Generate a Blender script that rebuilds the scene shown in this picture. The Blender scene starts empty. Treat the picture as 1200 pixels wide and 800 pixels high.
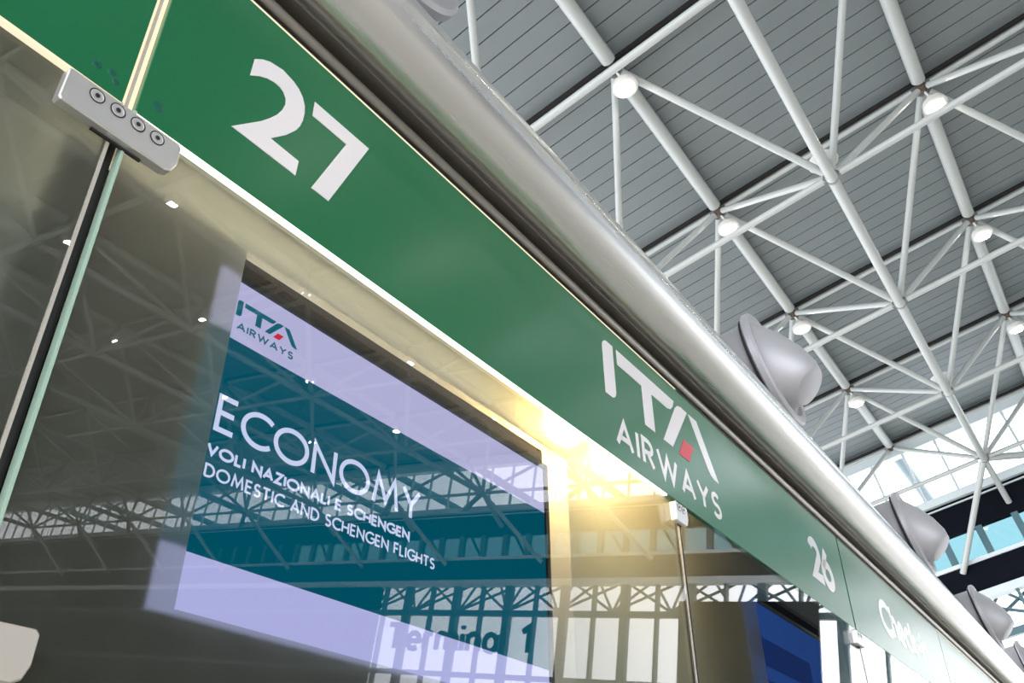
import bpy, math, random
from mathutils import Vector, Matrix
random.seed(7)
scene = bpy.context.scene
COL = scene.collection

# ------------------------------------------------------------------ camera, world, exposure
CAM_H = 1.6          # camera above the hall floor
DIST = 1.2           # camera to the leaning check-in wall
# camera axes (right, down, forward) in the frame of the check-in wall: X along it, Y into it, Z up its face
R = [Vector((0.57138096, -0.82064481, -0.00811729)),
     Vector((0.44289757, 0.31666795, -0.83878671)),
     Vector((0.69091645, 0.47567163, 0.54439963))]
TILT = math.radians(8.994)          # the wall leans towards the hall
RH = Matrix(((1, 0, 0), (0, math.cos(TILT), -math.sin(TILT)), (0, math.sin(TILT), math.cos(TILT))))
CAMPOS = Vector((0, 0, CAM_H))
cr, cu, cb = RH @ R[0], RH @ (-R[1]), RH @ (-R[2])
cam_data = bpy.data.cameras.new('camera')
cam = bpy.data.objects.new('camera', cam_data)
COL.objects.link(cam)
cam.matrix_world = Matrix(((cr.x, cu.x, cb.x, CAMPOS.x), (cr.y, cu.y, cb.y, CAMPOS.y),
                           (cr.z, cu.z, cb.z, CAMPOS.z), (0, 0, 0, 1)))
cam_data.sensor_width = 36.0
cam_data.lens = 36.0 * 1006.0 / 1200.0
cam_data.clip_start = 0.02
cam_data.clip_end = 400
scene.camera = cam

world = bpy.data.worlds.new('sky')
scene.world = world
world.use_nodes = True
nt = world.node_tree
nt.nodes.clear()
out = nt.nodes.new('ShaderNodeOutputWorld')
bg = nt.nodes.new('ShaderNodeBackground')
tc = nt.nodes.new('ShaderNodeTexCoord')
noi = nt.nodes.new('ShaderNodeTexNoise')
noi.inputs['Scale'].default_value = 3.0
noi.inputs['Detail'].default_value = 5.0
rmp = nt.nodes.new('ShaderNodeValToRGB')
rmp.color_ramp.elements[0].position = 0.35
rmp.color_ramp.elements[0].color = (0.78, 0.84, 0.97, 1)
rmp.color_ramp.elements[1].position = 0.62
rmp.color_ramp.elements[1].color = (1.0, 0.97, 1.0, 1)
nt.links.new(tc.outputs['Generated'], noi.inputs['Vector'])
nt.links.new(noi.outputs['Fac'], rmp.inputs['Fac'])
nt.links.new(rmp.outputs['Color'], bg.inputs['Color'])
nt.links.new(bg.outputs['Background'], out.inputs['Surface'])
bg.inputs['Strength'].default_value = 4.5

vs = scene.view_settings
vs.view_transform = 'Standard'
vs.look = 'None'
vs.gamma = 1.0
vs.use_curve_mapping = False
vs.exposure = -0.1

# ------------------------------------------------------------------ frames
MW = Matrix.Translation(CAMPOS) @ RH.to_4x4() @ Matrix.Translation((0, DIST, 0))   # check-in wall
HALL = Matrix.Identity(4)

def hv(v):
    return RH @ Vector(v)
# roof grid: corner node A, module vectors a (along the hall) and b (across it), c from upper to lower node
GA = hv((4.27762, 3.71517, 10.89807)) + CAMPOS
Ga = hv((3.99963, 0.00027, -0.05422))
Gb = hv((-0.23945, -3.84921, 0.60922))
Gc = hv((2.56001, -2.26365, -1.54537))
UP = Vector((0, 0, 1))

def upper(i, j): return GA + Ga * i + Gb * j
def lower(i, j): return GA + Ga * i + Gb * j + Gc

# ------------------------------------------------------------------ materials
def mat(name, color, rough=0.5, metal=0.0, spec=0.5, noise=None, bump=None, coat=0.0, emit=None, strength=0):
    m = bpy.data.materials.new(name)
    m.use_nodes = True
    n = m.node_tree.nodes
    l = m.node_tree.links
    p = n['Principled BSDF']
    p.inputs['Base Color'].default_value = (*color, 1)
    p.inputs['Roughness'].default_value = rough
    p.inputs['Metallic'].default_value = metal
    p.inputs['Specular IOR Level'].default_value = spec
    p.inputs['Coat Weight'].default_value = coat
    p.inputs['Coat Roughness'].default_value = 0.21
    p.inputs['Coat IOR'].default_value = 1.5
    if noise or bump:
        t = n.new('ShaderNodeTexCoord')
        mp = n.new('ShaderNodeMapping')
        l.new(t.outputs['Object'], mp.inputs['Vector'])
        tex = n.new('ShaderNodeTexNoise')
        tex.inputs['Detail'].default_value = 4
        l.new(mp.outputs['Vector'], tex.inputs['Vector'])
        s = (noise or bump)[0]
        mp.inputs['Scale'].default_value = s if hasattr(s, '__len__') else (s, s, s)
        tex.inputs['Scale'].default_value = 1.0
        if noise:
            mx = n.new('ShaderNodeMix')
            mx.data_type = 'RGBA'
            k = noise[1]
            mx.inputs[6].default_value = (*[c * (1 - k) for c in color], 1)
            mx.inputs[7].default_value = (*[min(1, c * (1 + k)) for c in color], 1)
            l.new(tex.outputs['Fac'], mx.inputs[0])
            l.new(mx.outputs[2], p.inputs['Base Color'])
        if bump:
            b = n.new('ShaderNodeBump')
            b.inputs['Strength'].default_value = bump[1]
            b.inputs['Distance'].default_value = 0.01
            l.new(tex.outputs['Fac'], b.inputs['Height'])
            l.new(b.outputs['Normal'], p.inputs['Normal'])
    if emit:
        p.inputs['Emission Color'].default_value = (*emit, 1)
        p.inputs['Emission Strength'].default_value = strength
    return m

def emission(name, color, strength=1.0):
    m = bpy.data.materials.new(name)
    m.use_nodes = True
    n = m.node_tree.nodes
    n.clear()
    o = n.new('ShaderNodeOutputMaterial')
    e = n.new('ShaderNodeEmission')
    e.inputs['Color'].default_value = (*color, 1)
    e.inputs['Strength'].default_value = strength
    m.node_tree.links.new(e.outputs[0], o.inputs[0])
    return m

def clear_glass(name, tint=(1, 1, 1), ior=1.5, boost=0.0):
    m = bpy.data.materials.new(name)
    m.use_nodes = True
    n = m.node_tree.nodes
    n.clear()
    l = m.node_tree.links
    o = n.new('ShaderNodeOutputMaterial')
    mix = n.new('ShaderNodeMixShader')
    # Schlick reflectance, the same from either side of the pane
    lw = n.new('ShaderNodeLayerWeight')
    lw.inputs['Blend'].default_value = 0.5
    pw = n.new('ShaderNodeMath')
    pw.operation = 'POWER'
    pw.inputs[1].default_value = 5.0
    l.new(lw.outputs['Facing'], pw.inputs[0])
    f0 = ((ior - 1) / (ior + 1)) ** 2 + boost
    add = n.new('ShaderNodeMath')
    add.operation = 'MULTIPLY_ADD'
    add.use_clamp = True
    l.new(pw.outputs[0], add.inputs[0])
    add.inputs[1].default_value = 1 - f0
    add.inputs[2].default_value = f0
    tr = n.new('ShaderNodeBsdfTransparent')
    tr.inputs['Color'].default_value = (*tint, 1)
    gl = n.new('ShaderNodeBsdfGlossy')
    gl.inputs['Roughness'].default_value = 0.0
    l.new(add.outputs[0], mix.inputs[0])
    l.new(tr.outputs[0], mix.inputs[1])
    l.new(gl.outputs[0], mix.inputs[2])
    l.new(mix.outputs[0], o.inputs[0])
    return m

def frosted_film(name, color, trans):
    """thin diffusing film: lets light through softly, scatters the rest"""
    m = bpy.data.materials.new(name)
    m.use_nodes = True
    n = m.node_tree.nodes
    n.clear()
    l = m.node_tree.links
    o = n.new('ShaderNodeOutputMaterial')
    tcn = n.new('ShaderNodeTexCoord')
    mp = n.new('ShaderNodeMapping')
    mp.inputs['Scale'].default_value = (14, 1, 1.3)
    no = n.new('ShaderNodeTexNoise')
    no.inputs['Scale'].default_value = 1.0
    no.inputs['Detail'].default_value = 5
    l.new(tcn.outputs['Object'], mp.inputs['Vector'])
    l.new(mp.outputs['Vector'], no.inputs['Vector'])
    cr_ = n.new('ShaderNodeValToRGB')
    cr_.color_ramp.elements[0].position = 0.3
    cr_.color_ramp.elements[0].color = (*[c * 0.85 for c in color], 1)
    cr_.color_ramp.elements[1].position = 0.7
    cr_.color_ramp.elements[1].color = (*[c * 1.12 for c in color], 1)
    l.new(no.outputs['Fac'], cr_.inputs['Fac'])
    df = n.new('ShaderNodeBsdfDiffuse')
    l.new(cr_.outputs['Color'], df.inputs['Color'])
    tl = n.new('ShaderNodeBsdfTranslucent')
    tl.inputs['Color'].default_value = (*trans, 1)
    rf = n.new('ShaderNodeBsdfRefraction')
    rf.inputs['IOR'].default_value = 1.12
    rf.inputs['Roughness'].default_value = 0.6
    rf.inputs['Color'].default_value = (0.9, 0.95, 0.9, 1)
    m1 = n.new('ShaderNodeMixShader')
    m1.inputs[0].default_value = 0.5
    l.new(df.outputs[0], m1.inputs[1])
    l.new(tl.outputs[0], m1.inputs[2])
    m2 = n.new('ShaderNodeMixShader')
    m2.inputs[0].default_value = 0.5
    l.new(m1.outputs[0], m2.inputs[1])
    l.new(rf.outputs[0], m2.inputs[2])
    l.new(m2.outputs[0], o.inputs[0])
    return m

def brushed(name, color, rough, axis_scale):
    m = mat(name, color, rough, 0.85)
    n = m.node_tree.nodes
    l = m.node_tree.links
    p = n['Principled BSDF']
    t = n.new('ShaderNodeTexCoord')
    mp = n.new('ShaderNodeMapping')
    mp.inputs['Scale'].default_value = axis_scale
    tex = n.new('ShaderNodeTexNoise')
    tex.inputs['Scale'].default_value = 1
    tex.inputs['Detail'].default_value = 6
    mr = n.new('ShaderNodeMapRange')
    mr.inputs['To Min'].default_value = rough * 0.75
    mr.inputs['To Max'].default_value = rough * 1.3
    l.new(t.outputs['Object'], mp.inputs['Vector'])
    l.new(mp.outputs['Vector'], tex.inputs['Vector'])
    l.new(tex.outputs['Fac'], mr.inputs['Value'])
    l.new(mr.outputs['Result'], p.inputs['Roughness'])
    return m

M = {
    'plank': mat('grey_roof_sheet', (0.155, 0.182, 0.186), 0.5, noise=((0.6, 0.6, 0.6), 0.12)),
    'deck': mat('dark_deck', (0.035, 0.037, 0.038), 0.8),
    'tube': mat('white_painted_steel', (0.40, 0.43, 0.415), 0.35),
    'tube_dark': mat('teal_and_shaded_steel', (0.06, 0.13, 0.15), 0.4),
    'brown': mat('rusty_joint', (0.10, 0.07, 0.05), 0.7),
    'cable': mat('dark_cable', (0.012, 0.011, 0.010), 0.6, spec=0.2),
    'black': mat('black_cladding', (0.005, 0.006, 0.010), 0.8, spec=0.05, noise=((1, 1, 1), 0.3)),
    'sill': mat('pale_sill', (0.55, 0.62, 0.63), 0.4),
    'floor': mat('pale_terrazzo', (0.66, 0.61, 0.53), 0.35, noise=((3, 3, 3), 0.1)),
    'wallgrey': mat('grey_wall', (0.16, 0.17, 0.16), 0.7, noise=((0.5, 0.5, 0.5), 0.1)),
    'green': mat('green_acrylic', (0.0, 0.150, 0.050), 0.4, spec=0.3, noise=((1.5, 1.5, 1.5), 0.12), coat=0.7),
    'vinyl': mat('white_vinyl', (0.90, 0.86, 0.86), 0.4, coat=1.0),
    'redvinyl': mat('coral_vinyl', (0.75, 0.10, 0.13), 0.45),
    'steel': brushed('brushed_steel_cornice', (0.80, 0.80, 0.78), 0.29, (0.6, 60, 60)),
    'steel_clip': brushed('brushed_steel_clip', (0.85, 0.84, 0.82), 0.38, (6, 90, 90)),
    'nozzle': mat('satin_aluminium', (0.52, 0.52, 0.54), 0.5, 0.5),
    'nozzle_dark': mat('dark_gasket', (0.02, 0.02, 0.02), 0.7),
    'recess': mat('dark_bronze', (0.030, 0.024, 0.018), 0.4),
    'rail': mat('dull_aluminium', (0.36, 0.34, 0.30), 0.35, 0.8),
    'darkmetal': mat('dark_steel', (0.02, 0.02, 0.02), 0.4),
    'bezel': mat('black_bezel', (0.008, 0.008, 0.008), 0.35),
    'mesh': mat('brown_perforated_back', (0.014, 0.010, 0.008), 0.7, spec=0.05, bump=((260, 260, 260), 1.0)),
    'cabinet': mat('cabinet_cream', (0.40, 0.40, 0.37), 0.7),
    'edgeglass': mat('green_glass_edge', (0.42, 0.60, 0.47), 0.15),
    'glass': clear_glass('clear_pane', (0.98, 0.99, 0.985), 1.5, 0.012),
    'skyglass': clear_glass('window_glass', (0.97, 0.99, 0.99), 1.45),
    'cyanglass': clear_glass('cyan_window_glass', (0.32, 0.46, 0.48), 1.45),
    'film': frosted_film('frosted_film', (0.20, 0.215, 0.175), (0.62, 0.62, 0.54)),
    'led': emission('edge_light', (1.0, 0.90, 0.72), 4.11),
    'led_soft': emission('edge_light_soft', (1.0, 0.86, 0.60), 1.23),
    'ledstrip': emission('cabinet_strip', (1.0, 0.88, 0.66), 41.1),
    'halogen': emission('halogen_bulb', (1.0, 0.74, 0.32), 5.0),
    'lampglow': emission('lamp_lens', (1.0, 0.93, 0.80), 120.0),
    'lampglow_cool': emission('lamp_lens_cool', (0.95, 0.97, 1.0), 120.0),
    'lampbody': mat('lamp_body', (0.72, 0.72, 0.68), 0.4),
    'scr_white': emission('screen_white', (0.62, 0.60, 0.95), 0.849),
    'scr_white2': emission('screen_white_low', (0.55, 0.56, 0.98), 0.904),
    'scr_teal': emission('screen_teal', (0.0, 0.085, 0.135), 1.03),
    'scr_text': emission('screen_text', (0.66, 0.72, 1.0), 1.03),
    'scr_logo': emission('screen_logo_teal', (0.004, 0.12, 0.17), 1.1),
    'scr_red': emission('screen_logo_red', (0.6, 0.02, 0.04), 1.1),
    'scr_blue': emission('screen_blue', (0.02, 0.07, 0.28), 1.1),
    'scr_blue2': emission('screen_dark_blue', (0.01, 0.03, 0.14), 1.1),
    'letter_dark': mat('dark_sign_letter', (0.02, 0.03, 0.04), 0.5),
    'beige': mat('beige_plate', (0.58, 0.54, 0.47), 0.5, 0.2),
    'stain': mat('adhesive_mark', (0.004, 0.11, 0.07), 0.25),
}

# ------------------------------------------------------------------ mesh builder
class MB:
    def __init__(s):
        s.v, s.f = [], []
    def add(s, vs, fs):
        o = len(s.v)
        s.v += [tuple(p) for p in vs]
        s.f += [tuple(i + o for i in q) for q in fs]
        return s
    def box(s, x0, x1, y0, y1, z0, z1):
        vs = [(x, y, z) for z in (z0, z1) for y in (y0, y1) for x in (x0, x1)]
        return s.add(vs, [(0, 2, 3, 1), (4, 5, 7, 6), (0, 1, 5, 4), (2, 6, 7, 3), (0, 4, 6, 2), (1, 3, 7, 5)])
    def cbox(s, x0, x1, y0, y1, z0, z1, c):
        """box with chamfered front (low y) edges"""
        pts = [(x0, x1, y1, z0, z1), (x0, x1, y0 + c, z0, z1), (x0 + c, x1 - c, y0, z0 + c, z1 - c)]
        vs = []
        for a0, a1, y, b0, b1 in pts:
            vs += [(a0, y, b0), (a1, y, b0), (a1, y, b1), (a0, y, b1)]
        fs = [(0, 3, 2, 1), (8, 9, 10, 11)]
        for k in (0, 4):
            for i in range(4):
                j = (i + 1) % 4
                fs.append((k + i, k + j, k + 4 + j, k + 4 + i))
        return s.add(vs, fs)
    def prism(s, poly, y0, y1):
        """polygon in XZ extruded in Y (front = y0)"""
        n = len(poly)
        vs = [(x, y0, z) for x, z in poly] + [(x, y1, z) for x, z in poly]
        fs = [tuple(range(n)), tuple(range(2 * n - 1, n - 1, -1))]
        fs += [(i, (i + 1) % n, n + (i + 1) % n, n + i) for i in range(n)]
        return s.add(vs, fs)
    def hexa(s, p8):
        return s.add(p8, [(0, 3, 2, 1), (4, 5, 6, 7), (0, 1, 5, 4), (1, 2, 6, 5), (2, 3, 7, 6), (3, 0, 4, 7)])
    def rings(s, rings, caps=(True, True)):
        n = len(rings[0])
        vs = [p for r in rings for p in r]
        fs = []
        for k in range(len(rings) - 1):
            for i in range(n):
                j = (i + 1) % n
                fs.append((k * n + i, k * n + j, (k + 1) * n + j, (k + 1) * n + i))
        if caps[0]: fs.append(tuple(range(n - 1, -1, -1)))
        if caps[1]: fs.append(tuple(range((len(rings) - 1) * n, len(rings) * n)))
        return s.add(vs, fs)
    def lathe(s, c, axis, prof, n=24, caps=(True, True)):
        """prof: list of (distance along axis, radius)"""
        axis = Vector(axis).normalized()
        u = axis.orthogonal().normalized()
        w = axis.cross(u)
        c = Vector(c)
        rs = []
        for d, r in prof:
            rs.append([c + axis * d + (u * math.cos(2 * math.pi * k / n) + w * math.sin(2 * math.pi * k / n)) * r for k in range(n)])
        return s.rings(rs, caps)
    def tube(s, p0, p1, r, n=12):
        p0, p1 = Vector(p0), Vector(p1)
        return s.lathe(p0, p1 - p0, [(0, r), ((p1 - p0).length, r)], n)
    def strip(s, pts, t, y0, y1):
        """stroke of width t along XZ points, extruded from y0 (front) to y1"""
        n = len(pts)
        L, Rr = [], []
        for i in range(n):
            a = Vector(pts[max(i - 1, 0)])
            b = Vector(pts[i])
            c = Vector(pts[min(i + 1, n - 1)])
            d1 = (b - a).normalized() if i > 0 else (c - b).normalized()
            d2 = (c - b).normalized() if i < n - 1 else d1
            n1 = Vector((-d1.y, d1.x))
            n2 = Vector((-d2.y, d2.x))
            m = (n1 + n2)
            if m.length < 1e-4: m = n1
            m.normalize()
            k = min(1 / max(m.dot(n1), 0.3), 2.4)
            L.append(b + m * t / 2 * k)
            Rr.append(b - m * t / 2 * k)
        vs = []
        for y in (y0, y1):
            for i in range(n):
                vs += [(L[i].x, y, L[i].y), (Rr[i].x, y, Rr[i].y)]
        fs = []
        o = 2 * n
        for i in range(n - 1):
            a = 2 * i
            fs += [(a, a + 1, a + 3, a + 2), (o + a, o + a + 2, o + a + 3, o + a + 1),
                   (a, a + 2, o + a + 2, o + a), (a + 1, o + a + 1, o + a + 3, a + 3)]
        fs += [(0, o, o + 1, 1), (2 * n - 2, 2 * n - 1, o + 2 * n - 1, o + 2 * n - 2)]
        return s.add(vs, fs)
    def mesh(s, name, base=(0, 0, 0), smooth=False):
        me = bpy.data.meshes.new(name)
        bx, by, bz = base
        me.from_pydata([(x - bx, y - by, z - bz) for x, y, z in s.v], [], s.f)
        me.validate()
        import bmesh
        bm = bmesh.new()
        bm.from_mesh(me)
        bmesh.ops.recalc_face_normals(bm, faces=bm.faces)
        bm.to_mesh(me)
        bm.free()
        if smooth:
            me.polygons.foreach_set('use_smooth', [True] * len(me.polygons))
            try:
                me.set_sharp_from_angle(angle=math.radians(40))
            except Exception:
                pass
        me.update()
        return me

BASES = {}
def tag(o, label=None, cat=None, group=None, kind=None):
    if label: o['label'] = label
    if cat: o['category'] = cat
    if group: o['group'] = group
    if kind: o['kind'] = kind
    return o
def thing(name, base, frame=MW, **kw):
    o = bpy.data.objects.new(name, None)
    COL.objects.link(o)
    o.empty_display_size = 0.1
    o.matrix_world = frame @ Matrix.Translation(base)
    BASES[o.name] = tuple(base)
    return tag(o, **kw)
def part(name, mb, m, parent, smooth=False, label=None, kind=None):
    base = BASES[parent.name]
    me = mb.mesh(name, base, smooth)
    me.materials.append(M[m])
    o = bpy.data.objects.new(name, me)
    COL.objects.link(o)
    o.parent = parent
    BASES[o.name] = base
    if label: o['label'] = label
    if kind: o['kind'] = kind
    return o
def solo(name, mb, m, base, frame=MW, smooth=False, **kw):
    me = mb.mesh(name, base, smooth)
    me.materials.append(M[m])
    o = bpy.data.objects.new(name, me)
    COL.objects.link(o)
    o.matrix_world = frame @ Matrix.Translation(base)
    BASES[o.name] = tuple(base)
    return tag(o, **kw)
def shared(name, me, parent, mtx, kind=None):
    o = bpy.data.objects.new(name, me)
    COL.objects.link(o)
    o.parent = parent
    o.matrix_basis = Matrix.Translation([-q for q in BASES[parent.name]]) @ mtx
    return o
def unit_tube(name, m, n=14):
    mb = MB().lathe((0, 0, 0), (0, 0, 1), [(0, 1), (1, 1)], n)
    me = mb.mesh(name, smooth=True)
    me.materials.append(M[m])
    return me
def tube_matrix(p0, p1, r):
    p0, p1 = Vector(p0), Vector(p1)
    d = p1 - p0
    return Matrix.Translation(p0) @ d.to_track_quat('Z', 'Y').to_matrix().to_4x4() @ Matrix.Diagonal((r, r, d.length, 1))

# ------------------------------------------------------------------ hall structure: floor, roof deck, walls
FX0, FX1 = -12.0, GA.x + 5 * Ga.x
def quad_slab(c, up, t):
    """c: four corner vectors; slab of thickness t in direction up"""
    lo = [tuple(p) for p in c]
    hi = [tuple(Vector(p) + Vector(up) * t) for p in c]
    return MB().hexa(lo + hi)
def hall(i, s, z):
    """point by roof module i, module s across the hall and metres below/above the chord level"""
    return GA + Ga * i + Gb * s + UP * z
FLOOR_Z = 0.0
fl = MB().box(-14, 40, -66, 16, -0.3, 0.0)
solo('floor', fl, 'floor', (0, 0, 0), HALL, kind='structure', label='pale terrazzo floor of the departures hall')

J0, J1 = -2.0, 15.0
deck = quad_slab([hall(-4, J0, 0.235), hall(5.06, J0, 0.235), hall(5.06, J1, 0.235), hall(-4, J1, 0.235)], UP, 0.15)
ceil = thing('ceiling', tuple(hall(0, 0, 0.2)), HALL, kind='structure', label='grey sheet roof above the departures hall')
part('roof_deck', deck, 'deck', ceil)
NPL = 12
dA = Ga.normalized()
for row in range(-4, 5):
    for q in range(NPL):
        t0 = row + (q + 0.03) / NPL
        t1 = row + (q + 0.97) / NPL
        mb = quad_slab([hall(t0, J0, 0.195), hall(t1, J0, 0.195), hall(t1, J1, 0.195), hall(t0, J1, 0.195)], UP, 0.04)
        part('roof_plank', mb, 'plank', ceil)
# dark joint lines and pale eaves beam at the end of the deck
part('eaves_beam', quad_slab([hall(5.0, J0, -0.28), hall(5.07, J0, -0.28), hall(5.07, J1, -0.28), hall(5.0, J1, -0.28)], UP, 0.47), 'sill', ceil)

# far side wall of the hall (behind the camera): solid above, glazed below
ws = MB()
ws.hexa([tuple(p) for p in (hall(-4, 15, -8.8), hall(5, 15, -8.8), hall(5, 15.06, -8.8), hall(-4, 15.06, -8.8),
                            hall(-4, 15, -0.9), hall(5, 15, -0.9), hall(5, 15.06, -0.9), hall(-4, 15.06, -0.9))])
wall_side = solo('wall_side', ws, 'wallgrey', tuple(hall(-4, 15, -7.6)), HALL, kind='structure', label='dark solid upper wall along the far side of the hall')
def hcol(mb, i, s, z0, z1, r):
    p = hall(i, s, 0)
    return mb.box(p.x - r, p.x + r, p.y - r, p.y + r, GA.z + z0, GA.z + z1)
for k in range(10):
    mb = hcol(MB(), -4 + k, 15.0, -GA.z, -8.8, 0.2)
    part('pillar', mb, 'wallgrey', wall_side)

# ------------------------------------------------------------------ end wall of the hall: bands of glass and black cladding
we = thing('wall_end', tuple(hall(5, 0, -12)), HALL, kind='structure', label='end wall with bands of glazing between black beams')
def band(name, s0, s1, z0, z1, m, x0=0.0, x1=0.25, parent=None):
    o = Vector((1, 0, 0))
    c = [hall(5, s0, z0) + o * x0, hall(5, s0, z0) + o * x1, hall(5, s1, z0) + o * x1, hall(5, s1, z0) + o * x0]
    return part(name, quad_slab(c, UP, z1 - z0), m, parent or we)
S0, S1 = -1.6, 15.0
band('sill', S0, S1, -2.06, -1.86, 'sill', -0.15, 0.3)
band('black_beam', S0, S1, -2.86, -2.18, 'black', 0.05, 0.3)
band('sill_shadow_gap', S0, S1, -2.18, -2.06, 'black', 0.0, 0.3)
band('trim_line', S0, S1, -2.17, -2.14, 'sill', -0.06, 0.0)
band('black_beam', S0, S1, -4.42, -3.72, 'black', 0.05, 0.3)
band('window_rail', S0, S1, -3.72, -3.62, 'sill', 0.0, 0.2)
band('window_head', S0, S1, -4.62, -4.42, 'sill', -0.05, 0.25)
band('transom', S0, S1, -5.60, -5.44, 'tube_dark', 0.0, 0.18)
band('transom', S0, S1, -7.55, -7.40, 'tube_dark', 0.0, 0.18)
STEP = 0.233
k0 = int((S0 - 0.05) / STEP)
for k in range(k0, int((S1 - 0.05) / STEP) + 1):
    s = 0.05 + k * STEP
    # clerestory: thin bar and pane
    band('glazing_bar', s - 0.008, s + 0.008, -1.86, -0.28, 'sill', 0.02, 0.09)
    band('pane', s + 0.009, s + STEP - 0.009, -1.86, -0.28, 'skyglass', 0.05, 0.056)
    # cyan windows between the black beams
    w = 0.022
    band('window_bar', s - w, s + w, -3.62, -2.86, 'tube_dark', 0.04, 0.22)
    if s > 7.0:
        continue
    if k % 2 == 0:
        p0_, p1_ = hall(5, s + 0.04, -3.6) + Vector((0.3, 0, 0)), hall(5, s + 0.17, -2.88) + Vector((0.3, 0, 0))
        part('brace', MB().tube(p0_, p1_, 0.05, 8), 'tube_dark', we)
    f = band('cyan_pane', s + w, s + STEP - w, -3.62, -2.86, 'cyanglass', 0.12, 0.126)
# tall lower glazing: wide columns and thin mullions between them
for k in range(-15, 50):
    s = 2.21 + 0.27 * k
    if s < S0 or s > 5.75: continue
    wc = 0.032 if k % 2 == 0 else 0.010
    wn = 0.010 if k % 2 == 0 else 0.032
    band('column' if k % 2 == 0 else 'mullion', s - wc, s + wc, -GA.z, -4.62, 'tube_dark', 0.0, 0.2)
    band('pane', s + wc, s + 0.27 - wn, -GA.z, -4.62, 'skyglass', 0.1, 0.106)
band('solid_wall', 5.80, S1, -GA.z, -4.62, 'black', 0.02, 0.25)
band('solid_wall', 7.1, S1, -3.62, -2.86, 'black', 0.06, 0.3)
# dark notice board fixed to the glazing
solo('notice_board', quad_slab([hall(5, 1.80, -8.4) + Vector((-0.3, 0, 0)), hall(5, 1.80, -8.4) + Vector((-0.15, 0, 0)),
     hall(5, 2.80, -8.4) + Vector((-0.15, 0, 0)), hall(5, 2.80, -8.4) + Vector((-0.3, 0, 0))], UP, 3.2), 'black',
     tuple(hall(5, 2.3, -8.4)), HALL, label='large dark board on the end wall, seen mirrored in the lower glass', cat='board')

# ------------------------------------------------------------------ space frame
I0, I1 = -2, 5
JA, JB = -1, 12
sf = thing('space_frame', tuple(hall(0, 0, 0)), HALL, label='white tubular steel space frame carrying the roof', cat='roof truss')
T_W = unit_tube('tube', 'tube')
T_D = unit_tube('dark_tube', 'cable', 8)
T_T = unit_tube('teal_tube', 'tube_dark')
ball = MB()
ball.lathe((0, 0, 0), (0, 0, 1), [(-1, 0.25), (-0.8, 0.6), (-0.4, 0.92), (0, 1), (0.4, 0.92), (0.8, 0.6), (1, 0.25)], 14)
B_W = ball.mesh('ball', smooth=True); B_W.materials.append(M['tube'])
B_B = ball.mesh('rusty_ball', smooth=True); B_B.materials.append(M['brown'])
def tube(name, p0, p1, r, me=T_W, parent=sf, trim0=0.0, trim1=0.0):
    d = (p1 - p0).normalized()
    return shared(name, me, parent, tube_matrix(p0 + d * trim0, p1 - d * trim1, r))
# members right at the camera's side are parts; everything is real tube
for j in range(JA, JB + 1):
    for i in range(I0 if j < 7 else 3, I1 + 1):
        U = upper(i, j)
        shared('upper_node', B_B, sf, Matrix.Translation(U) @ Matrix.Scale(0.10, 4))
        if i < I1:
            tube('upper_chord', U + UP * 0.04, upper(i + 1, j) + UP * 0.04, 0.115, trim0=0.10, trim1=0.16)
        if j < JB:
            tube('cross_tube', U + UP * 0.02, upper(i, j + 1) + UP * 0.02, 0.045, trim0=0.16, trim1=0.16)
            tube('seam_cable', U + UP * 0.10 - dA * 0.07, upper(i, j + 1) + UP * 0.10 - dA * 0.07, 0.045, me=T_D)
    if j < JB:
        for i in range(I0 if j < 7 else 3, I1):
            N = lower(i, j)
            shared('lower_node', B_W, sf, Matrix.Translation(N) @ Matrix.Scale(0.10, 4))
            if i < I1 - 1:
                tube('lower_chord', N, lower(i + 1, j), 0.088, trim0=0.1, trim1=0.04)
            if j < JB - 1:
                tube('lower_cross_tube', N, lower(i, j + 1), 0.056, trim0=0.14, trim1=0.14)
            for (di, dj) in ((0, 0), (1, 0), (0, 1), (1, 1)):
                tube('diagonal', N, upper(i + di, j + dj), 0.056 if di != dj or di == 1 else 0.062, trim0=0.13, trim1=0.14)
# struts down to the end wall
for j in range(JA, JB):
    N = lower(4, j)
    for (ds, z) in ((0.07, -3.87), (0.52, -2.60), (0.98, -1.95)):
        tube('strut', N, hall(5, j + ds, z), 0.075 if ds < 0.9 else 0.09, trim0=0.1)
# chords running on outside under the canopy, their shade put into the dark teal
cn = thing('canopy_truss', tuple(hall(5.2, 0, 0)), HALL, label='dark steel canopy members outside the end glazing', cat='canopy')
for j in range(JA, JB + 1):
    tube('canopy_chord', hall(5.08, j, -0.05), hall(6.25, j + 0.01, -0.12), 0.15, me=T_T, parent=cn)
for k in range(-2, 18):
    s = 0.45 + 0.5 * k
    x0, x1 = 5.12, 5.30
    hub = hall(x0, s, -5.35)
    for ds in (-0.42, -0.2, 0.0, 0.22, 0.44):
        tube('fan_tube', hub, hall(x1, s + ds, -4.35), 0.045, me=T_T, parent=cn)
    tube('fan_chord', hub, hall(x0, s + 0.5, -5.35), 0.04, me=T_T, parent=cn)

# dish uplights on two lower nodes
def dish(i, j, label):
    N = lower(i, j)
    t = thing('dish_uplight', tuple(N + UP * 0.3), HALL, label=label, cat='lamp', group='dish uplights on the lower nodes')
    mb = MB().lathe(N + UP * 0.22, (0, 0, 1), [(0, 0.05), (0.05, 0.16), (0.13, 0.24), (0.15, 0.24), (0.13, 0.22), (0.07, 0.14)], 24)
    part('bowl', mb, 'lampbody', t, True)
    part('stem', MB().tube(N + UP * 0.07, N + UP * 0.23, 0.03), 'lampbody', t, True)
dish(1, 0, 'grey dish uplight on the nearest lower roof node')
dish(3, 0, 'grey dish uplight on the roof node further towards the end wall')

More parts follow.
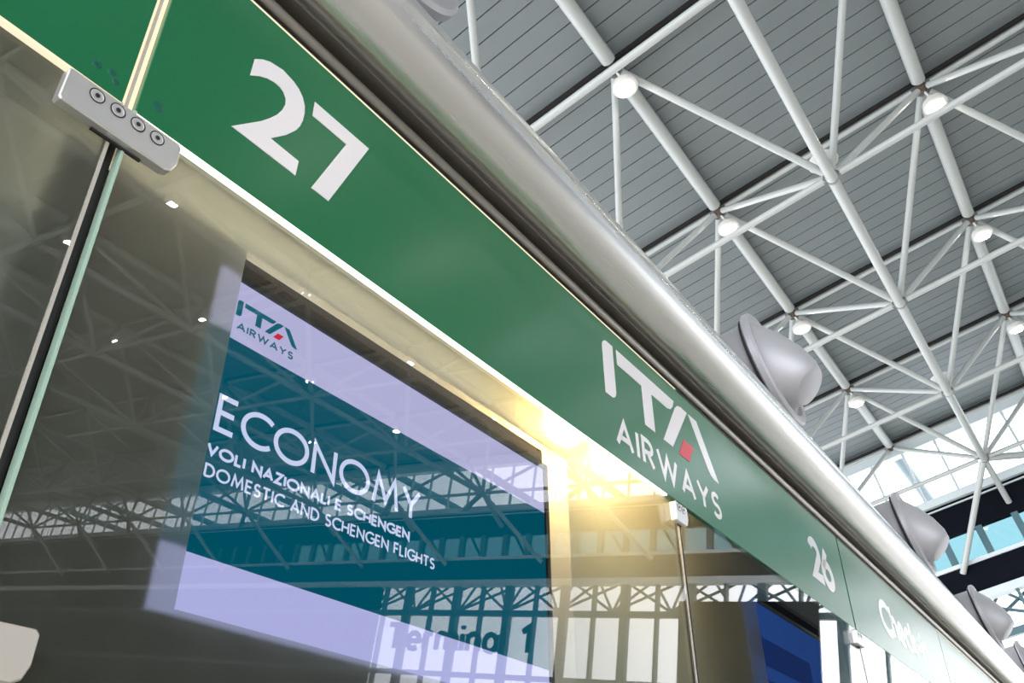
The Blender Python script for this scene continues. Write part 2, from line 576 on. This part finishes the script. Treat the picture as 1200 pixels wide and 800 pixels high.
# round high-bay lamps hung below the upper nodes
def bay_lamp(i, j, label, warm):
    U = upper(i, j) + UP * -0.42 + Vector((0.12, -0.04, 0))
    t = thing('high_bay_lamp', tuple(U), HALL, label=label, cat='lamp', group='round lamps under the roof nodes')
    part('housing', MB().lathe(U, (0, 0, 1), [(0.0, 0.17), (0.02, 0.20), (0.10, 0.19), (0.18, 0.09), (0.26, 0.05)], 24), 'lampbody', t, True)
    part('lens', MB().box(U.x - 0.085, U.x + 0.085, U.y - 0.085, U.y + 0.085, U.z - 0.03, U.z - 0.002), 'lampglow' if warm else 'lampglow_cool', t)
    part('hanger', MB().tube(U + UP * 0.25, upper(i, j) + UP * -0.06, 0.02, 8), 'lampbody', t, True)
ORD = ['nearest', 'second', 'third', 'fourth', 'fifth']
ROWN = {-1: 'innermost', 2: 'third', 3: 'fourth', 4: 'fifth', 5: 'sixth', 6: 'seventh'}
ENDN = {1: 'fourth', 2: 'third', 3: 'second', 4: 'first'}
for j in range(-1, 7):
    for i in range(1, 5):
        if j == 0:
            lab = ORD[i - 1] + ' round lamp from the camera along the roof chord just above the steel cornice'
        elif j == 1:
            lab = ['round roof lamp above the top edge of the photo, second chord',
                   'large warm round lamp at upper right, nearest on the second chord',
                   'middle round lamp on the right hand roof chord',
                   'farthest round lamp on the right hand roof chord, at the picture edge'][i - 1]
        else:
            lab = 'roof lamp mirrored in the wall glass, %s row out, %s from end wall' % (ROWN[j], ENDN[i])
        bay_lamp(i, j, lab, i < 3)

# ------------------------------------------------------------------ lettering: stroke font
def arc(cx, cy, rx, ry, a0, a1, n=14):
    return [(cx + rx * math.cos(math.radians(a0 + (a1 - a0) * k / n)), cy + ry * math.sin(math.radians(a0 + (a1 - a0) * k / n))) for k in range(n + 1)]
F = {
    'A': (0.74, [[(0, 0), (.37, .97), (.74, 0)], [(.13, .30), (.61, .30)]]),
    'C': (0.74, [arc(.5, .5, .5, .5, 48, 312, 24)]),
    'D': (0.70, [[(0, 0), (0, 1), (.22, 1)] + arc(.22, .5, .48, .5, 90, -90, 18)[1:] + [(0, 0)]]),
    'E': (0.46, [[(.46, 1), (0, 1), (0, 0), (.46, 0)], [(0, .52), (.42, .52)]]),
    'F': (0.44, [[(.44, 1), (0, 1), (0, 0)], [(0, .5), (.40, .5)]]),
    'G': (0.84, [arc(.5, .5, .5, .5, 48, 345, 26) + [(.98, .48), (.55, .48)]]),
    'H': (0.64, [[(0, 0), (0, 1)], [(.64, 0), (.64, 1)], [(0, .5), (.64, .5)]]),
    'I': (0.0, [[(0, 0), (0, 1)]]),
    'L': (0.42, [[(0, 1), (0, 0), (.42, 0)]]),
    'M': (0.92, [[(0, 0), (.14, 1), (.46, .18), (.78, 1), (.92, 0)]]),
    'N': (0.70, [[(0, 0), (0, .98), (.70, .02), (.70, 1)]]),
    'O': (1.0, [arc(.5, .5, .5, .5, 90, 450, 32)]),
    'R': (0.52, [[(0, 0), (0, 1), (.22, 1)] + arc(.22, .74, .26, .26, 90, -90, 12)[1:] + [(0, .48)], [(.22, .48), (.52, 0)]]),
    'S': (0.48, [arc(.25, .75, .22, .25, 35, 255, 14) + arc(.24, .25, .25, .26, 80, -145, 16)]),
    'T': (0.60, [[(0, 1), (.60, 1)], [(.30, 1), (.30, 0)]]),
    'V': (0.70, [[(0, 1), (.35, .03), (.70, 1)]]),
    'W': (1.08, [[(0, 1), (.29, .03), (.54, .90), (.79, .03), (1.08, 1)]]),
    'Y': (0.66, [[(0, 1), (.33, .46), (.66, 1)], [(.33, .46), (.33, 0)]]),
    'Z': (0.58, [[(0, 1), (.56, 1), (.02, 0), (.58, 0)]]),
    ' ': (0.22, []),
    'h': (0.40, [[(0, 0), (0, 1.05)], [(0, .45)] + arc(.20, .45, .20, .22, 170, 0, 10) + [(.40, 0)]]),
    'e': (0.46, [[(.02, .33), (.46, .33)] + arc(.23, .33, .23, .33, 0, 310, 20)]),
    'c': (0.40, [arc(.24, .33, .24, .33, 50, 310, 18)]),
    'k': (0.42, [[(0, 0), (0, 1.05)], [(.38, .66), (.03, .30), (.42, 0)]]),
    'i': (0.0, [[(0, 0), (0, .66)], [(0, .86), (0, 1.0)]]),
    'n': (0.40, [[(0, 0), (0, .66)], [(0, .45)] + arc(.20, .45, .20, .22, 170, 0, 10) + [(.40, 0)]]),
    'r': (0.26, [[(0, 0), (0, .66)], [(0, .42)] + arc(.22, .42, .22, .24, 170, 80, 6)]),
    'm': (0.74, [[(0, 0), (0, .66)], [(0, .45)] + arc(.185, .45, .185, .22, 170, 0, 10) + [(.37, 0)], [(.37, .45)] + arc(.555, .45, .185, .22, 170, 0, 10) + [(.74, 0)]]),
    'a': (0.44, [arc(.22, .33, .22, .33, 20, 380, 20), [(.44, .66), (.44, 0)]]),
    'l': (0.0, [[(0, 0), (0, 1.05)]]),
    '-': (0.24, [[(0, .36), (.24, .36)]]),
    '1': (0.24, [[(0, .80), (.24, 1), (.24, 0)]]),
    '2': (0.52, [arc(.25, .73, .24, .25, 165, -40, 14) + [(0.02, .03), (.54, .03)]]),
    '5': (0.48, [[(.46, .98), (.10, .98), (.05, .55)] + arc(.20, .32, .28, .30, 110, -140, 16)]),
    '6': (0.54, [[(.36, 1.0), (.06, .46)] + arc(.27, .30, .27, .30, 150, 510, 22)]),
}
def text_layout(txt, gap):
    x, lay = 0.0, []
    for ch in txt:
        lay.append((ch, x))
        x += F[ch][0] + gap
    return lay, x - gap
def text(txt, x0, x1, z0, z1, t, y0, y1, m, parent, gap=0.28, name='letter', mapf=None, kern=None):
    lay, w = text_layout(txt, gap)
    sx, sz = (x1 - x0 - t) / w, (z1 - z0 - t)
    res = []
    for ch, ox in lay:
        if not F[ch][1]: continue
        mb = MB()
        for pl in F[ch][1]:
            mb.strip([(x0 + t / 2 + (ox + px) * sx, z0 + t / 2 + pz * sz) for px, pz in pl], t, y0, y1)
        if mapf: mb.v = [tuple(mapf(*p)) for p in mb.v]
        res.append(part(name, mb, m, parent))
    return res

# dark lettering outside the end glazing, legible only in the mirror of the wall glass
te = thing('terminal_sign', tuple(hall(5, 4.7, -7)), HALL, label='dark letters reading Terminal 1 reversed on the end glazing, seen mirrored on the screen', cat='sign')
SC = Gb.length
def term_map(u, y, z):
    p = hall(5, 5.55 - u / SC, -6.85 + z)
    return (p.x - 0.25 + y, p.y, p.z)
lay, w_ = text_layout('Terminal 1', 0.2)
text('Terminal 1', 0.0, 1.5 * SC, 0.0, 0.95, 0.17, -0.03, 0.03, 'letter_dark', te, gap=0.22, mapf=term_map)

# ------------------------------------------------------------------ check-in wall: frosted glass, window, frieze
ZB, ZT = -1.45, 1.222           # bottom and top of the glass in wall coordinates
GY0, GY1 = -0.012, 0.0          # glass thickness
def glass_panel(x0, x1, label, win=None):
    t = thing('frosted_partition', ((x0 + x1) / 2, 0, ZB), label=label, cat='glass panel', group='frosted glass panels of the check-in wall')
    part('pane', MB().box(x0, x1, GY0, GY1, ZB, ZT), 'glass', t)
    ew = 1.0 if x0 < 1 else 0.25
    part('cut_edge', MB().box(x0 - 0.0025 * ew, x0 + 0.0035 * ew, GY0 - 0.003 * ew, GY1 + 0.003 * ew, ZB, ZT), 'edgeglass' if ew == 1 else 'darkmetal', t)
    part('pale_edge_strip', MB().box(x1 - 0.005, x1 + 0.0005, GY0 - 0.001, GY0 + 0.004, ZB, ZT), 'beige', t)  # pale strip added for the pane's far edge seen through the glass
    f = MB()
    y0, y1 = 0.003, 0.0035
    def q(a0, a1, b0, b1):
        f.add([(a0, y0, b0), (a1, y0, b0), (a1, y0, b1), (a0, y0, b1)], [(0, 1, 2, 3)])
    if win:
        a0, a1, b0, b1 = win
        q(x0, a0, ZB, ZT); q(a1, x1, ZB, ZT); q(a0, a1, ZB, b0); q(a0, a1, b1, ZT)
    else:
        q(x0, x1, ZB, ZT)
    part('frosted_film', f, 'film', t, label='frosted film on the back of the glass')
    return t
WIN1 = (0.810, 2.028, 0.384, 1.100)
WIN2 = (3.505, 4.723, 0.384, 1.100)
glass_panel(-2.2, 0.483, 'frosted glass panel left of the dark vertical joint')
glass_panel(0.508, 2.775, 'frosted glass panel with the clear window over the lit economy screen', WIN1)
glass_panel(2.787, 5.010, 'frosted glass panel under number 26 with a clear window over the blue screen', WIN2)
glass_panel(5.022, 7.550, 'glass panel under the check-in lettering')
glass_panel(7.562, 13.0, 'farthest glass panel under the frieze at the right')

# cabinet shell behind the glass
solo('wall_front', MB().box(-2.2, 13.0, 0.27, 0.30, ZB, 2.1), 'cabinet', (0, 0.28, ZB), kind='structure', label='cabinet back board behind the frosted glass')
solo('baseboard_front', MB().box(-2.2, 13.0, -0.02, 0.25, ZB - 0.12, ZB - 0.002), 'cabinet', (0, 0.1, ZB - 0.12), kind='structure', label='plinth under the frosted glass')
solo('trim_1', MB().box(-2.2, 13.0, 0.012, 0.04, 1.245, 1.74), 'recess', (0, 0.02, 1.245), kind='structure', label='dark backing behind the frieze')
solo('trim_2', MB().box(0.484, 0.507, 0.012, 0.020, ZB, 1.21), 'darkmetal', (0.494, 0.015, ZB), kind='structure', label='dark cover strip behind the open glass joint')

# frieze panels
FZ0, FZ1 = 1.220, 1.742
FY0, FY1 = -0.014, 0.010
def frieze(x0, x1, label, lit=None):
    t = thing('frieze_panel', ((x0 + x1) / 2, 0, FZ0), label=label, cat='sign panel', group='green frieze panels')
    part('face', MB().cbox(x0, x1, FY0, FY1, FZ0, FZ1, 0.0015), 'green', t)
    return t
fr0 = frieze(-2.2, 0.481, 'plain green frieze panel at the far left of the glowing joint')
fr1 = frieze(0.507, 5.000, 'long green frieze panel carrying the numbers 27 and 26 and the airline name')
fr2 = frieze(5.022, 7.548, 'pale teal frieze panel lettered Check-in')
fr3 = frieze(7.560, 13.0, 'last frieze panel, with the number 25, at the right edge')
LY = FY0 - 0.0015
def rrect_I(x0, x1, z0, z1, r):
    p = [(x0, z0)]
    p += [(x1 - r + r * math.sin(a), z0 + r - r * math.cos(a)) for a in [k * math.pi / 12 for k in range(7)]]
    p += [(x1, z1)]
    p += [(x0 + r - r * math.sin(a), z1 - r + r * math.cos(a)) for a in [k * math.pi / 12 for k in range(7)]]
    return p
two = [(0.718, 1.579), (0.737, 1.597), (0.757, 1.609), (0.794, 1.618), (0.830, 1.611), (0.847, 1.602), (0.861, 1.588), (0.871, 1.567), (0.874, 1.545), (0.873, 1.520), (0.868, 1.497), (0.859, 1.476), (0.836, 1.441), (0.798, 1.398),
       (0.881, 1.396), (0.879, 1.351), (0.701, 1.351), (0.766, 1.423), (0.786, 1.450), (0.803, 1.477), (0.814, 1.503), (0.819, 1.525), (0.817, 1.542), (0.807, 1.556), (0.795, 1.561), (0.780, 1.561), (0.760, 1.555), (0.741, 1.544), (0.716, 1.523)]
seven = [(0.898, 1.606), (1.086, 1.606), (0.981, 1.351), (0.927, 1.351), (1.011, 1.559), (0.898, 1.559)]
part('numeral', MB().prism(two, LY, FY0), 'vinyl', fr1, label='white numeral 2')
part('numeral', MB().prism(seven, LY, FY0), 'vinyl', fr1, label='white numeral 7')
LOGO = {
    'I': rrect_I(2.283, 2.360, 1.448, 1.672, 0.035),
    'T': [(2.388, 1.672), (2.862, 1.672), (2.845, 1.640), (2.822, 1.618), (2.790, 1.609), (2.653, 1.609), (2.653, 1.446), (2.574, 1.446), (2.574, 1.609), (2.388, 1.609)],
    'AL': [(2.985, 1.672), (2.925, 1.673), (2.893, 1.665), (2.868, 1.645), (2.722, 1.446), (2.800, 1.446)],
    'AR': [(2.998, 1.672), (3.076, 1.672), (3.236, 1.446), (3.190, 1.447), (3.160, 1.455), (3.138, 1.472)],
    'D': [(2.914, 1.522), (3.006, 1.522), (2.948, 1.438), (2.854, 1.438)],
}
def logo(parent, fx, fz, y0, y1, mwhite, mred, tx, tz, tt):
    for k, m in (('I', mwhite), ('T', mwhite), ('AL', mwhite), ('AR', mwhite), ('D', mred)):
        part('logo_mark' if k == 'D' else 'logo_letter', MB().prism([(fx(x), fz(z)) for x, z in LOGO[k]], y0, y1), m, parent,
             label='red parallelogram of the logo' if k == 'D' else None)
    text('AIRWAYS', tx[0], tx[1], tz[0], tz[1], tt, y0, y1, mwhite, parent, gap=0.30)
logo(fr1, lambda x: x, lambda z: z, LY, FY0, 'vinyl', 'redvinyl', (2.335, 3.215), (1.274, 1.388), 0.0195)
text('26', 4.395, 4.765, 1.342, 1.592, 0.052, LY, FY0, 'vinyl', fr1, gap=0.12, name='numeral')
text('Check-in', 5.690, 6.930, 1.342, 1.575, 0.050, LY, FY0, 'vinyl', fr2, gap=0.22)
text('25', 7.75, 8.25, 1.34, 1.59, 0.05, LY, FY0, 'vinyl', fr3, gap=0.14, name='numeral')
# adhesive marks by the clip
for (x, z, r) in ((0.418, 1.262, 0.011), (0.447, 1.268, 0.010), (0.458, 1.253, 0.008), (0.545, 1.267, 0.014)):
    par = fr0 if x < 0.49 else fr1
    part('adhesive_mark', MB().lathe((x, FY0 + 0.0008, z), (0, -1, 0), [(0, r), (0.0012, r * 0.85), (0.0018, r * 0.3)], 14), 'stain', par, True)

# glowing edges of the lit frieze
def edge_light(name, x0, x1, z0, z1, m, label, y0=-0.006, y1=0.008):
    return solo(name, MB().box(x0, x1, y0, y1, z0, z1), m, (x0, 0, z0), label=label, cat='light strip')
edge_light('edge_light', 0.507, 2.70, 1.2145, 1.2195, 'led', 'bright white light line under the frieze panel with number 27', -0.013, 0.001)
edge_light('edge_light', -2.2, 0.481, 1.2135, 1.2195, 'led_soft', 'light line under the left frieze panel', -0.013, 0.001)
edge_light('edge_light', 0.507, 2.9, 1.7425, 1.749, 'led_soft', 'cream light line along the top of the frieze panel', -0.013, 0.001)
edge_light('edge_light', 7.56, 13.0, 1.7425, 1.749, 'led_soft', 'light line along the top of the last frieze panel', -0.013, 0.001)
jl = thing('joint_light', (0.494, 0, 1.22), label='cream glowing vertical joint between the two green frieze panels', cat='light strip')
part('diffuser', MB().box(0.4815, 0.5065, -0.002, 0.008, 1.2205, 1.742), 'led_soft', jl)
part('profile', MB().box(0.4905, 0.4945, -0.010, -0.002, 1.2205, 1.742), 'beige', jl)
solo('joint_seal', MB().box(5.001, 5.021, -0.010, 0.008, 1.222, 1.742), 'darkmetal', (5.01, 0, 1.222), label='black seal between the number 26 and Check-in panels', cat='seal')
solo('joint_seal', MB().box(7.5485, 7.5595, -0.010, 0.008, 1.222, 1.742), 'vinyl', (7.554, 0, 1.222), label='thin white seal between the Check-in and 25 panels', cat='seal')

# strip light and halogen bulbs inside the cabinet
ls = thing('cabinet_light', (1.6, 0.1, 1.33), label='warm strip light inside the cabinet above the screen', cat='light strip')
part('diffuser', MB().box(0.53, 2.76, 0.085, 0.115, 1.325, 1.335), 'ledstrip', ls)
part('housing', MB().box(0.53, 2.76, 0.080, 0.120, 1.335, 1.35), 'rail', ls)
def bulb(x, z, label, e):
    t = thing('halogen_bulb', (x, 0.15, z), label=label, cat='bulb', group='halogen bulbs in the cabinet')
    part('glass_bulb', MB().lathe((x, 0.15, z), (0, 0, 1), [(-0.02, 0.004), (-0.016, 0.011), (-0.006, 0.014), (0.006, 0.010), (0.012, 0.006)], 14), 'halogen', t, True)
    part('socket', MB().lathe((x, 0.15, z), (0, 0, 1), [(0.012, 0.010), (0.05, 0.010)], 12), 'rail', t, True)
    ld = bpy.data.lights.new('bulb_light', 'POINT')
    ld.energy = e
    ld.color = (1.0, 0.62, 0.16)
    ld.shadow_soft_size = 0.075
    lo = bpy.data.objects.new('bulb_light', ld)
    COL.objects.link(lo)
    lo.parent = t
    lo.location = (0, 0, -0.03)
bulb(2.22, 1.375, 'halogen bulb behind the frieze, lighting the film right of the screen window', 16.0)
bulb(2.52, 1.375, 'second warm halogen bulb, further right behind the frieze under the letter T', 16.0)

# screens
SY = 0.0924
def monitor(x0, z0, label, kind):
    w, h = 1.231, 0.700
    t = thing('monitor', (x0 + w / 2, SY, z0), label=label, cat='screen')
    b = 0.018
    part('back_case', MB().box(x0 - b, x0 + w + b, SY + 0.001, SY + 0.055, z0 - b, z0 + h + b), 'bezel', t)
    fr = MB()
    for (a0, a1, c0, c1) in ((x0 - b, x0, z0 - b, z0 + h + b), (x0 + w, x0 + w + b, z0 - b, z0 + h + b), (x0, x0 + w, z0 - b, z0), (x0, x0 + w, z0 + h, z0 + h + b)):
        fr.box(a0, a1, SY - 0.008, SY + 0.001, c0, c1)
    part('bezel', fr, 'bezel', t)
    y0, y1 = SY - 0.0015, SY + 0.001
    ty0 = SY - 0.0025
    if kind == 'economy':
        part('display_top', MB().box(x0, x0 + w, y0, y1, 0.957, z0 + h), 'scr_white', t)
        part('display_middle', MB().box(x0, x0 + w, y0, y1, 0.512, 0.957), 'scr_teal', t)
        part('display_bottom', MB().box(x0, x0 + w, y0, y1, z0, 0.512), 'scr_white2', t)
        text('ECONOMY', 0.873, 1.478, 0.750, 0.829, 0.0105, ty0, y0, 'scr_text', t, gap=0.24)
        text('VOLI NAZIONALI E SCHENGEN', 0.868, 1.446, 0.698, 0.723, 0.0054, ty0, y0, 'scr_text', t, gap=0.26)
        text('DOMESTIC AND SCHENGEN FLIGHTS', 0.872, 1.540, 0.655, 0.682, 0.0042, ty0, y0, 'scr_text', t, gap=0.28)
        logo(t, lambda x: 1.041 - (3.236 - x) * 0.1775, lambda z: 1.0525 - (1.672 - z) * 0.168, ty0, y0, 'scr_logo', 'scr_red', (0.880, 1.033), (0.984, 1.002), 0.0034)
    else:
        part('display', MB().box(x0, x0 + w, y0, y1, z0, z0 + h), 'scr_blue', t)
        for (a0, a1, c0, c1) in ((0.03, 0.90, 0.36, 0.372), (0.03, 0.70, 0.30, 0.312), (0.03, 0.9, 0.43, 0.55), (0.03, 0.5, 0.22, 0.232)):
            part('text_line', MB().box(x0 + a0, x0 + a1, ty0, y0, z0 + c0, z0 + c1), 'scr_blue2', t)
    return t
monitor(0.803, 0.396, 'large lit screen reading ECONOMY behind the clear window', 'economy')
monitor(3.49, 0.396, 'blue screen at counter 26 behind the second clear window', 'blue')
solo('backing_panel', MB().box(0.47, 2.14, 0.160, 0.175, 0.05, 1.22), 'mesh', (1.42, 0.16, 0.05), label='dark brown perforated panel behind the economy screen', cat='panel')
solo('backing_panel', MB().box(3.25, 4.95, 0.160, 0.175, 0.05, 1.22), 'mesh', (4.1, 0.16, 0.05), label='dark perforated panel behind the blue screen', cat='panel')

# ------------------------------------------------------------------ glass clips
def clip(x0, x1, z0, z1, screws, label, m='steel_clip'):
    t = thing('glass_clip', ((x0 + x1) / 2, -0.02, z0), label=label, cat='clip', group='steel clips holding the glass')
    yf = GY0 - 0.022
    mb = MB()
    c = 0.006
    poly = [(x0, z0 + 0.004), (x0 + 0.004, z0), (x1 - 0.02, z0), (x1 - 0.008, z0 + 0.006), (x1, z0 + 0.025), (x1, z1 - 0.006), (x1 - 0.006, z1), (x0 + 0.004, z1), (x0, z1 - 0.004)]
    n = len(poly)
    cx, cz = sum(p[0] for p in poly) / n, sum(p[1] for p in poly) / n
    def ins(d):
        return [(p[0] + (d if p[0] < cx else -d), p[1] + (d if p[1] < cz else -d)) for p in poly]
    mb.rings([[(x, GY0, z) for x, z in poly], [(x, yf + 0.003, z) for x, z in poly], [(x, yf, z) for x, z in ins(0.002)]])
    part('plate', mb, m, t)
    part('spacer', MB().box(x0 + 0.07, x1 - 0.06, GY0 - 0.006, GY0 - 0.0005, z0 - 0.004, z0 + 0.004), 'darkmetal', t)
    for sx_, sz_ in screws:
        s = part('screw', MB().lathe((sx_, yf - 0.0003, sz_), (0, -1, 0), [(0, 0.0125), (0.0008, 0.0125), (0.0012, 0.0112), (0.0006, 0.0108), (0.0006, 0.0)], 20, (True, False)), 'steel_clip', t, False)
        part('rim', MB().lathe((sx_, yf - 0.0004, sz_), (0, -1, 0), [(0, 0.0148), (0.0006, 0.0148), (0.0006, 0.0128), (0, 0.0128)], 20, (False, False)), 'darkmetal', s)
        part('socket', MB().lathe((sx_, yf - 0.0016, sz_), (0, -1, 0), [(0, 0.0048), (0.0008, 0.0048)], 6), 'darkmetal', s)
ZC = 1.123
clip(0.374, 0.602, ZC, 1.198, [(0.430 + 0.0405 * k, 1.176) for k in range(4)], 'long brushed steel clip with four socket screws at the joint left of number 27')
clip(2.715, 2.815, ZC, 1.196, [(2.745, 1.178), (2.780, 1.178)], 'small steel clip with two screws under the airline name')
clip(4.905, 5.055, ZC, 1.196, [(4.955, 1.178), (5.005, 1.178)], 'small steel clip under the joint between 26 and Check-in')
clip(0.383, 0.596, 0.232, 0.302, [(0.430 + 0.035 * k, 0.25) for k in range(3)], 'pale clip at the lower left corner of the picture', 'beige')

# ------------------------------------------------------------------ steel cornice above the frieze
CX0, CX1 = -2.2, 13.0
co = thing('cornice', (0, 0, 1.742), label='long rounded brushed steel cornice above the green frieze', cat='cornice')
part('recess_back', MB().box(CX0, CX1, 0.03, 0.05, 1.742, 1.95), 'recess', co)
part('recess_floor', MB().box(CX0, CX1, -0.010, 0.05, 1.7495, 1.758), 'recess', co)
cyc, czc, crd = -0.075, 1.972, 0.118
def cyl_x(mb, y, z, r, x0, x1, n=40):
    return mb.lathe((x0, y, z), (1, 0, 0), [(0, r), (x1 - x0, r)], n)
SEAMS = [CX0, 4.96, 9.0, CX1]
for k in range(3):
    part('nose', cyl_x(MB(), cyc, czc, crd + (0.0 if k else 0.002), SEAMS[k] + 0.002, SEAMS[k + 1] - 0.002), 'steel', co, True)
part('nose_core', cyl_x(MB(), cyc, czc, crd - 0.006, CX0, CX1, 24), 'darkmetal', co, True)
part('lip', MB().box(CX0, CX1, cyc + 0.055, cyc + 0.10, 1.862, 1.874), 'rail', co)
part('lip_gap', MB().box(CX0, CX1, 0.0, 0.05, 1.864, 1.90), 'darkmetal', co)
part('reed', cyl_x(MB(), 0.012, 1.812, 0.020, CX0, CX1, 20), 'rail', co, True)
part('bulkhead', MB().box(CX0, CX1, 0.26, 0.5, 2.11, 2.84), 'recess', co)
part('bulkhead_shelf', MB().box(CX0, CX1, 0.05, 0.5, 1.96, 2.11), 'recess', co)

# ------------------------------------------------------------------ jet nozzles above the cornice
ND = Vector((0, -math.cos(TILT), math.sin(TILT)))   # horizontal, out of the wall
DN = Vector((0, -math.sin(TILT), -math.cos(TILT)))  # down
def nozzle(x, label):
    q = 1.13
    c = Vector((x * q, -0.07, 2.195 * q))
    t = thing('jet_nozzle', tuple(c), label=label, cat='air nozzle', group='round jet nozzles above the cornice')
    def pr(l_): return [(d * q, r * q) for d, r in l_]
    part('neck', MB().lathe(c - ND * 0.35 * q, ND, pr([(0, 0.268), (0.29, 0.268), (0.31, 0.275)]), 40, (True, False)), 'nozzle', t, True)
    part('gasket', MB().lathe(c - ND * 0.045 * q, ND, pr([(0, 0.29), (0.014, 0.29)]), 40), 'nozzle_dark', t, True)
    part('flange', MB().lathe(c - ND * 0.03 * q, ND, pr([(0, 0.300), (0.008, 0.308), (0.034, 0.308), (0.045, 0.296), (0.042, 0.262), (0.02, 0.25)]), 48), 'nozzle', t, True)
    # swivelled conical jet
    e = c + (ND * 0.120 + DN * 0.170) * q
    ax = (ND * 0.62 + DN * 0.78).normalized()
    n = 40
    def ring(cc, nn, r):
        u = Vector((1, 0, 0))
        w = nn.cross(u).normalized()
        return [cc + (u * math.cos(2 * math.pi * k / n) + w * math.sin(2 * math.pi * k / n)) * r * q for k in range(n)]
    rs = []
    for f_ in (0, 0.12, 0.3, 0.55, 0.8, 1.0):
        nn = ND.lerp(ax, min(1, f_ * 1.2)).normalized()
        rs.append(ring(c.lerp(e, f_), nn, 0.262 + (0.100 - 0.262) * (f_ ** 0.9)))
    rs.append(ring(e + ax * 0.004, ax, 0.09))
    part('jet_cone', MB().rings(rs, (False, True)), 'nozzle', t, True)
XN = 3.749
nozzle(XN - 2.87, 'jet nozzle cut off by the top edge of the picture')
nozzle(XN, 'large jet nozzle standing out above the cornice, nearest of the row')
nozzle(XN + 2.80, 'second jet nozzle along the cornice, in front of the bright glazing')
nozzle(XN + 5.56, 'third jet nozzle along the cornice')
nozzle(XN + 8.20, 'farthest jet nozzle, at the right edge of the picture')
